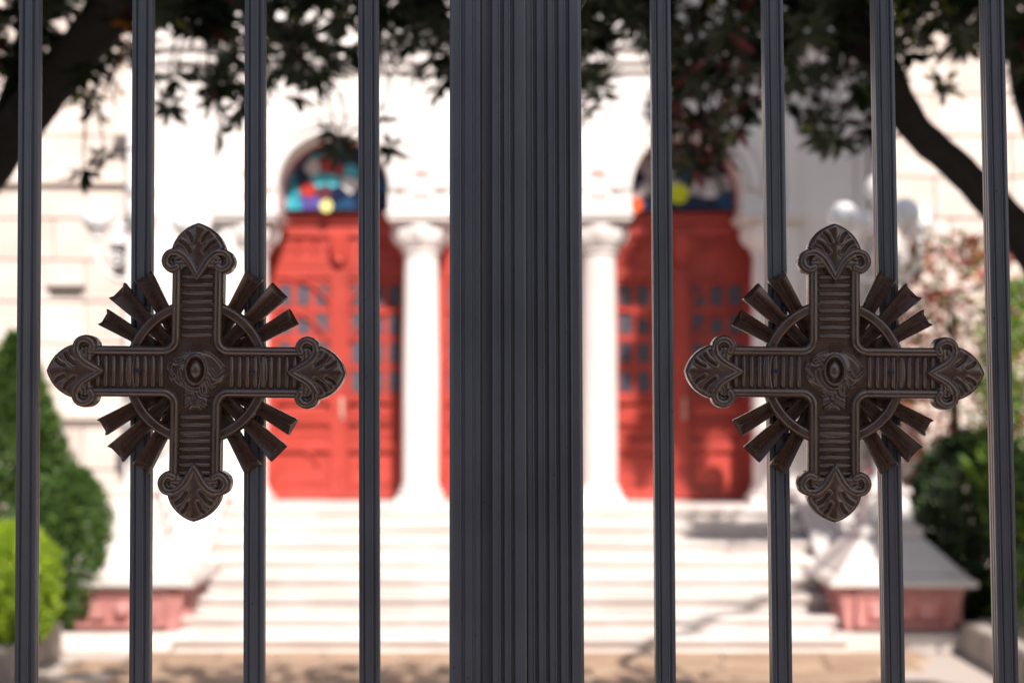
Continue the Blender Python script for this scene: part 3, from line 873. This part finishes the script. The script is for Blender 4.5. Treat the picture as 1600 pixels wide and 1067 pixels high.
# unseen tree added across the road so its crown keeps sun off the gate
root = empty('added_shade_tree', (3.3, -8.4, 0)); tag(root, 'tall unseen tree added across the road behind the viewer to shade the gate', 'tree')
b = MB(); b.tube([(0, 0, -.05), (.05, 0, 3), (-.05, .1, 6), (0, 0, 9), (.1, 0, 11.5)], [.28, .22, .18, .12, .04], 14); b.build('trunk', M['bark'], root, smooth=True)
for k in range(9):
    a = k * 2.4; z = 7.5 + .45 * k
    b = MB(); b.tube([(0, 0, z), (.8 * math.cos(a), .8 * math.sin(a), z + .6), (1.7 * math.cos(a), 1.7 * math.sin(a), z + 1.0)], [.08, .05, .015], 8); b.build('limb', M['bark'], root, smooth=True)
q = unit(26000) * (rng.uniform(0, 1, (26000, 1)) ** .4)
q = q * np.array([2.1, 2.0, 2.2]) * (1 + .10 * np.sin(q[:, :1] * 9 + q[:, 2:] * 7)) + np.array([-.2, 0, 11.2])
ax = unit(len(q)); ax[:, 2] -= .3
o = link('crown', leaf_mesh('crown', q, unit(len(q)), ax, rng.uniform(.13, .19, len(q)), rng.uniform(.06, .09, len(q)), [M['lf_mid'], M['con_a']], rng.choice(2, len(q)), .1), root); o['kind'] = 'stuff'

# ------------------------------------------------------------------ the gate
S = 1.5 / F                               # metres per photograph pixel in the plane of the crosses
Y0 = 1.5
YBAR = Y0 + 14 * S                        # front face of the bars
def extrude_profile(prof, x_top, x_bot, z0, z1, name, parent, base):
    """prof: closed list of (x, depth) in px units about the member's centre line; runs from z0 to z1 leaning as photographed"""
    a, b = P(x_top, 0, YBAR), P(x_bot, 1067, YBAR)
    sl = (a.x - b.x) / (a.z - b.z)
    xa = b.x + (z0 - b.z) * sl; xb = b.x + (z1 - b.z) * sl
    n = len(prof)
    zs = [z0, z1]
    vs = []
    for z, xc in ((z0, xa), (z1, xb)):
        vs += [(xc + p[0] * S - base[0], YBAR + p[1] * S - base[1], z - base[2]) for p in prof]
    fs = [tuple(range(n)), tuple(range(2 * n - 1, n - 1, -1))] + [(i, (i + 1) % n, (i + 1) % n + n, i + n) for i in range(n)]
    mb = MB(); mb.add(vs, fs)
    return mb.build(name, M['gate'], parent, smooth=True, angle=28)

def rnd(pts, r=.8):
    """soften profile corners with a small chamfer of two points"""
    out = []
    n = len(pts)
    for i in range(n):
        p0, p1, p2 = Vector(pts[i - 1]), Vector(pts[i]), Vector(pts[(i + 1) % n])
        a, b = (p0 - p1), (p2 - p1)
        ra = min(r, a.length * .3); rb = min(r, b.length * .3)
        q0, q2 = p1 + a.normalized() * ra, p1 + b.normalized() * rb
        qm = (q0 + q2) / 2 * .5 + p1 * .5
        out += [tuple(q0), tuple(qm), tuple(q2)]
    return out

# bar: front with two rolled beads and two grooves, sides with a groove each
front = [(-17.5, 2.5), (-16, .8), (-12.6, .8), (-12.2, -.6), (-11.2, -1.5), (-10.1, -.8), (-9.6, .6), (-8.2, 3.2), (-6.8, 1.0), (-5, .2), (4.0, .2), (4.4, -1.0), (5.5, -1.9), (6.7, -1.1), (7.4, .6), (9.2, 3.2), (10.8, 1.0), (12.0, .5), (16, .8), (17.5, 2.5)]
sideR = [(17.5, 10), (16.2, 12), (17.5, 14), (17.5, 22), (16.2, 24), (17.5, 26), (17.5, 35)]
def bar_profile(depth, w):
    k = depth / 35
    pf = front + [(x, 10 * k if i == 0 else y * k) for i, (x, y) in enumerate(sideR)] + [(-x, y * k) for x, y in sideR[::-1]]
    return rnd([(x * w / 35, y) for x, y in pf], .6)

def leaf_gate(side):
    base = (0.0, YBAR, 0.0)
    if side < 0: base = (-.06, YBAR, 0)
    t = empty('gate_leaf', base)
    tag(t, 'left leaf of the blue grey gate, its cross before white steps and sunlit door' if side < 0
        else 'right leaf of the blue grey gate, with wide fluted cover strip and a cross', 'gate', 'two leaves of the double gate')
    z0, z1 = .14, 3.0
    if side < 0:
        bars = [(-128, -142), (48, 41), (224.5, 219.5), (399.5, 397.5), (576, 578)]
    else:
        bars = [(1031.5, 1039.5), (1206, 1220.5), (1377.5, 1395.5), (1549, 1572), (1722, 1748)]
    dep, wid = (20, 32) if side < 0 else (31, 31)
    for a, b in bars:
        vis = dep * (a - 800) / F / 2
        a += vis; b += vis
        extrude_profile(bar_profile(dep, wid), a, b, z0, z1, 'bar', t, base)
    if side < 0:
        # stile: px 702..768 wide, profile read across the photograph
        pr = [(-33, 4), (-31, 1), (-27, 0), (-17.5, 0), (-17, -1.2), (-16, -1.9), (-14.9, -1.1), (-14.3, .6), (-12, 4.8), (-9.5, 4.5), (-8.5, 1.6), (1, 1.6), (3, 1), (4.5, 5), (7, 5), (8.5, 3.4), (15, 3.4), (17, 6), (18.5, 11), (62, 11), (62, 46), (-33, 46)]
        extrude_profile(rnd(pr, .7), 735, 735, z0 - .06, z1 + .06, 'stile', t, base)
        xh = (-300, -318)
    else:
        # cover strip px 768..822, in front of the stile; stile px 822..910
        def fl(x, w_):    # flat, raised bead, groove
            return [(x, 0), (x + w_ - 3.2, .3), (x + w_ - 2.9, -1.0), (x + w_ - 2.0, -2.0), (x + w_ - .9, -1.8), (x + w_ - .1, -.6), (x + w_ + .6, 2.0), (x + w_ + 1.6, 7.0), (x + w_ + 4.0, 7.2), (x + w_ + 5.2, 2)]
        pr = [(-27, 3), (-26, .5)] + fl(-24, 10.5) + fl(-7.5, 10) + [(9.5, 0), (24.5, 0), (26.5, 1.2), (27, 6), (27, 12), (-27, 12)]
        cs_ = [(x, y - 9) for x, y in pr]
        extrude_profile(rnd(cs_, .55), 795, 796.5, z0 - .06, z1 + .06, 'cover_strip', t, base)
        pr = [(-60, 4.5), (-43.5, 4.5), (-43.5, 1.5), (-42.5, 0)] + fl(-40, 8.5) + fl(-25.5, 11) + fl(-8, 11) + fl(9.5, 11) + [(26.5, .5), (29, -.6), (40, -.6), (43.5, 1), (45, 5), (45, 46), (-60, 46)]
        extrude_profile(rnd(pr, .55), 863.5, 868, z0 - .06, z1 + .055, 'stile', t, base)
        xh = (1895, 1930)
    extrude_profile(rnd([(-30, 0), (-10, 0), (-8, 4), (-5, 0), (5, 0), (8, 4), (10, 0), (30, 0), (30, 60), (-30, 60)], 1), xh[0], xh[1], z0 - .06, z1 + .06, 'stile', t, base)
    for za, zb in ((.08, .138), (3.002, 3.06)):
        m = MB()
        if side < 0: m.box(-.76 - base[0], -.066 - base[0], .003, .032, za, zb)
        else: m.box(.078, .76, .003, .032, za, zb)
        m.build('rail', M['gate'], t, bevel=.003)
    return t
gl, gr_ = leaf_gate(-1), leaf_gate(1)

# ------------------------------------------------------------------ the cast crosses
def seg_dist(X, Y, pts, closed=False):
    d = np.full(X.shape, 1e9)
    for i in range(len(pts) - (0 if closed else 1)):
        ax_, ay = pts[i]; bx_, by = pts[(i + 1) % len(pts)]
        ex, ey = bx_ - ax_, by - ay
        L = ex * ex + ey * ey + 1e-9
        t = np.clip(((X - ax_) * ex + (Y - ay) * ey) / L, 0, 1)
        d = np.minimum(d, np.hypot(X - ax_ - t * ex, Y - ay - t * ey))
    return d
def sm(t, a, b):
    t = np.clip((t - a) / (b - a), 0, 1)
    return t * t * (3 - 2 * t)
def bead(d, r, h):
    return h * np.sqrt(np.clip(1 - (d / r) ** 2, 0, 1))

def relief(name, sdf, height, box, res, back, bot_round=2.2):
    """cast relief: a fine grid cut to the outline, with real side walls back to depth `back` (all in photograph px)"""
    x0, x1, y0, y1 = box
    nx, ny = int((x1 - x0) / res) + 1, int((y1 - y0) / res) + 1
    gx, gy = np.meshgrid(np.linspace(x0, x1, nx), np.linspace(y0, y1, ny), indexing='ij')
    cxm = (gx[:-1, :-1] + gx[1:, 1:]) / 2; cym = (gy[:-1, :-1] + gy[1:, 1:]) / 2
    keep = sdf(cxm, cym) < 0
    idx = np.arange(nx * ny).reshape(nx, ny)
    q = np.stack([idx[:-1, :-1], idx[1:, :-1], idx[1:, 1:], idx[:-1, 1:]], -1)[keep]
    used, inv = np.unique(q, return_inverse=True)
    q = inv.reshape(-1, 4)
    X, Y = gx.ravel()[used].copy(), gy.ravel()[used].copy()
    e = np.concatenate([q[:, [0, 1]], q[:, [1, 2]], q[:, [2, 3]], q[:, [3, 0]]])
    key = np.sort(e, 1)
    u, first, cnt = np.unique(key, axis=0, return_index=True, return_counts=True)
    be = e[first[cnt == 1]]                          # directed boundary edges
    bv = np.unique(be)
    for _ in range(4):
        s_ = sdf(X[bv], Y[bv]); h_ = .05
        gxx = (sdf(X[bv] + h_, Y[bv]) - sdf(X[bv] - h_, Y[bv])) / (2 * h_)
        gyy = (sdf(X[bv], Y[bv] + h_) - sdf(X[bv], Y[bv] - h_)) / (2 * h_)
        g2 = gxx ** 2 + gyy ** 2 + 1e-3
        st_ = np.clip(s_ / g2, -res, res)
        X[bv] -= st_ * gxx; Y[bv] -= st_ * gyy
    H = height(X, Y, sdf(X, Y))
    H[bv] -= .8
    n = len(X)
    mp = {int(v): n + k for k, v in enumerate(bv)}
    V = np.concatenate([np.stack([X, -H, Y], 1), np.stack([X[bv], np.full(len(bv), -back), Y[bv]], 1)]) * S
    side_q = np.array([[a, mp[int(a)], mp[int(b_)], b_] for a, b_ in be])
    faces = np.concatenate([q, side_q])
    me = bpy.data.meshes.new(name)
    me.from_pydata(V.tolist(), [], faces.tolist())
    me.materials.append(M['brown'])
    me.shade_smooth()
    bm = bmesh.new(); bm.from_mesh(me)
    bmesh.ops.recalc_face_normals(bm, faces=bm.faces)
    # normals must face the viewer (-Y) on the relief
    if sum(f.normal.y for f in list(bm.faces)[:200]) > 0: bmesh.ops.reverse_faces(bm, faces=bm.faces)
    bm.to_mesh(me); bm.free()
    me.set_sharp_from_angle(angle=R(62))
    return me

AW, FR = 39.5, 12.0
def sdf_body(x, y):
    ax_, ay = np.abs(x), np.abs(y)
    c = AW + FR
    both = (ax_ < c) & (ay < c)
    d = np.where(both, FR - np.hypot(c - ax_, c - ay), np.minimum(ax_, ay) - AW)
    return np.maximum(d, np.maximum(ax_, ay) - 176)
def h_body(x, y, s):
    t = np.clip(-s, 0, None)
    rim = np.where(t < 14, 8 + 7.5 * np.sqrt(np.clip(1 - ((t - 7.2) / 7.6) ** 2, 0, 1)), 0)
    panel = 6.0
    return np.where(t < 13.6, np.maximum(rim, panel), panel)

def sdf_finial(x, y):                    # tip towards +y
    ax_ = np.abs(x)
    lens = np.hypot(ax_ + 12, y - 178) - 55.5
    lens = np.maximum(lens, ax_ * .78 - (y - 141) * .62)
    circ = np.hypot(ax_ - 37, y - 172.5) - 19.5
    return np.minimum(lens, circ)
volute = catmull([(-32, 163), (-40, 160), (-48, 166), (-50, 175), (-45, 184), (-36, 186.5), (-26, 184), (-15, 174), (-7, 160), (-1, 147)], 6)
inner = catmull([(-34, 176), (-26, 179), (-18, 172), (-9, 158), (-2, 146)], 6)
pet1 = catmull([(-17, 217), (-12, 212), (-8, 203)], 5)
pet2 = catmull([(-27, 203), (-19, 198), (-11, 187)], 5)
pet3 = catmull([(-31, 196), (-22, 188), (-14, 178)], 5)
def h_finial(x, y, s):
    xm = -np.abs(x)
    t = np.clip(-s, 0, None)
    e = 8 + 7.0 * np.sqrt(np.clip(1 - (1 - np.clip(t / 7, 0, 1)) ** 2, 0, 1))
    d = np.hypot(x, y - 205)
    dome = 2.5 * np.exp(-(x / 10) ** 2) * sm(y, 150, 200)
    h = e + dome
    # scroll eye sunk inside its rolled rim
    h -= 5.0 * (1 - sm(np.hypot(xm + 37, y - 173), 4, 13))
    dv = seg_dist(xm, y, volute)
    h = np.maximum(h, h * 0 + e * .35 + 9.5 + bead(dv, 6.2, 4.5) * 1.0 - 4 * (dv > 6.2) * 9)
    di = seg_dist(xm, y, inner)
    h = np.where(di < 3.6, np.maximum(h, 13 + bead(di, 3.6, 4.0)), h)
    for pt, w_ in ((pet1, 3.0), (pet2, 3.4)):
        dd = seg_dist(xm, y, pt)
        h -= 4.2 * (1 - sm(dd, .3, w_)) - .8 * np.exp(-((dd - w_ - 1) / 1.6) ** 2)
    return h

med = [catmull(q, 5) for q in (
    [(-34.2, 22.9), (-23.7, 30.2), (-12, 32.8)], [(10.4, 32.8), (22, 30), (35, 20), (44, 8.5)], [(-43, 15), (-45, 6), (-43, 2), (-35.5, -6.6)],
    [(-35, 21.6), (-31.6, 15.7), (-21, 18.3)], [(-23.7, .6), (-21, -11), (-10.6, -23), (-1.4, -26), (6.5, -24.3)], [(24.9, .6), (32, -7.2), (44.5, 3.3)],
    [(17, -13.8), (24, -25), (36, -24)], [(-23.7, -37.4), (-13, -35.5)], [(6.5, -28), (9, -35), (21, -38)],
    [(-5.3, -38.7), (-1.4, -45.3), (7.8, -50.5), (15, -55.8)], [(-2.7, -46.6), (-9, -50), (-15.8, -55.8)])]
def sdf_med(x, y):
    e = (np.hypot(x / 47.0, (y - 2) / 34.5) - 1) * 36
    tail = np.maximum(np.abs(x) - 22, np.maximum(-60 - y, y - 0))
    return np.minimum(e, tail)
def h_med(x, y, s):
    t = np.clip(-s, 0, None)
    h = 5.5 + 4.5 * sm(t, 0, 7)
    ell = np.hypot(x + .5, (y - 3) / 1.45)
    h += 2.5 * (1 - sm(ell, 12, 26))
    h -= 5.5 * (1 - sm(np.abs(ell - 11.2), 0, 2.4)); h += 3 * (1 - sm(np.abs(ell - 15.5), .6, 2.6))
    h = np.where(ell < 9.5, 9 + 7.5 * np.sqrt(np.clip(1 - (ell / 9.5) ** 2, 0, 1)), h)
    for q in med:
        d = seg_dist(x, y, q)
        h += 4.2 * (1 - sm(d, .8, 2.9)) - .8 * np.exp(-((d - 4.2) / 1.3) ** 2)
    return h
def sdf_ring(x, y):
    return np.abs(np.hypot(x, y) - 104.5) - 9.0
def h_ring(x, y, s):
    return 1.5 + 7 * np.sqrt(np.clip(1 - (1 - np.clip(-s / 5.5, 0, 1)) ** 2, 0, 1))

me_body = relief('cross_body', sdf_body, h_body, (-178, 178, -178, 178), 1.1, -14)
me_fin = relief('finial', sdf_finial, h_finial, (-60, 60, 138, 236), .8, -13.5)
me_med = relief('medallion', sdf_med, h_med, (-50, 50, -62, 40), .7, 3)
me_ring = relief('ring', sdf_ring, h_ring, (-116, 116, -116, 116), 1.5, -8)

def ray_mesh(r_end, w_end):
    r0 = 46
    rs = [r0, 70, 95, 120, r_end - 10, r_end - 3, r_end]
    us = [-1, -1, -.93, -.80, -.07, .07, .80, .93, 1, 1]
    def hh(u, f):
        tb = [-13, 2.0, 4.2, 2.4, -7.5, -7.5, 2.4, 4.2, 2.0, -13]
        return tb[u]
    V, Fc = [], []
    for k, r in enumerate(rs):
        w_ = np.interp(r, [46, 80, 115, r_end], [15, 21.5, 21.5, w_end]) / 2
        for i, u in enumerate(us):
            rr = r
            if k >= len(rs) - 2: rr = r - 5.5 * (1 - abs(u)) + (1.0 if abs(u) > .8 and k == len(rs) - 1 else 0)
            hgt = hh(i, 0)
            if k == len(rs) - 1 and -12 < hgt: hgt -= 2.6
            V.append((u * w_ * S, -hgt * S, rr * S))
    n = len(us)
    for k in range(len(rs) - 1):
        for i in range(n - 1):
            Fc.append((k * n + i, k * n + i + 1, (k + 1) * n + i + 1, (k + 1) * n + i))
    # end cap
    b = (len(rs) - 1) * n
    Fc.append(tuple(b + i for i in range(n)))
    mb = MB(); mb.add(V, Fc)
    return mb.mesh('ray', M['brown'], smooth=True, angle=32, bevel=0)
me_rays = {k: ray_mesh(*v) for k, v in dict(a=(174, 29), b=(180, 34), c=(172, 28)).items()}
def rib_mesh(L):
    b = MB()
    n = 9
    V, Fc = [], []
    for k, (xx, sc_) in enumerate(((-L / 2, .6), (-L / 2 + 1.5, 1), (L / 2 - 1.5, 1), (L / 2, .6))):
        for i in range(n):
            a = math.pi * i / (n - 1)
            V.append((xx * S, -(5.0 + 5.6 * math.sin(a) * sc_) * S, 4.1 * math.cos(a) * S))
    for k in range(3):
        for i in range(n - 1): Fc.append((k * n + i, k * n + i + 1, (k + 1) * n + i + 1, (k + 1) * n + i))
    Fc += [tuple(range(n)), tuple(3 * n + i for i in range(n - 1, -1, -1))]
    b.add(V, Fc)
    return b.mesh('rib', M['brown'], smooth=True, angle=50)
me_rib = rib_mesh(51)
sb = MB()
sb.lathe([(4.2 * S, 0), (4.2 * S, 1.6 * S), (3.4 * S, 2.4 * S), (2.2 * S, 2.6 * S)], (0, 0, 0), 20)
sb.box(-2.6 * S, 2.6 * S, -.5 * S, .5 * S, 2.5 * S, 2.9 * S); sb.box(-.5 * S, .5 * S, -2.6 * S, 2.6 * S, 2.5 * S, 2.95 * S)
me_screw = sb.mesh('screw', M['screw'], smooth=True)

def cross(px, py, parent, rot, scale=1.0):
    c = P(px, py, Y0)
    o = link('cross_ornament', me_body, parent)
    o.location = c - Vector(parent.location)
    o.rotation_euler = (0, R(rot), 0)
    o.scale = (scale,) * 3
    def ch_(name, me, ang=0, loc=(0, 0, 0)):
        q = link(name, me, o)
        q.rotation_euler = (0, R(ang), 0); q.location = loc
        return q
    for a in (0, 90, 180, 270): ch_('finial', me_fin, a)
    ch_('medallion', me_med); ch_('ring', me_ring)
    for q in range(4):
        for k, a in (('a', 29.5), ('b', 44.5), ('c', 59.5)):
            kk = {'a': 'c', 'c': 'a'}.get(k, k) if q % 2 else k
            ch_('ray', me_rays[kk], q * 90 + a)
    for k in range(8):
        ch_('rib', me_rib, 0, (0, 0, (57 + 13.1 * k) * S))
        ch_('rib', me_rib, 0, (0, 0, -(70 + 12.4 * k) * S))
    for k in range(9):
        ch_('rib', me_rib, 90, ((55 + 12.3 * k) * S, 0, 0)); ch_('rib', me_rib, 90, (-(55 + 12.3 * k) * S, 0, 0))
    for sx in (-91, 89):
        q = ch_('screw', me_screw, 0, (sx * S, -9.2 * S, 1 * S)); q.rotation_euler = (R(90), 0, 0)
    return o
cross(308.5, 581, gl, .45)
cross(1302, 582, gr_, .5)

# gate piers, just outside the picture, that the two leaves hang from
for s in (-1, 1):
    t = empty('gate_pier', (s * 1.05, 1.55, 0)); tag(t, 'stone pier that carries the %s leaf of the gate' % ('left' if s < 0 else 'right'), 'pillar')
    b = MB(); b.box(-.22, .22, -.22, .22, -.01, 3.1); b.build('shaft', M['ashlar'], t, bevel=.01)
    b = MB(); b.box(-.28, .28, -.28, .28, 3.101, 3.25); b.build('cap', M['marble'], t, bevel=.01)
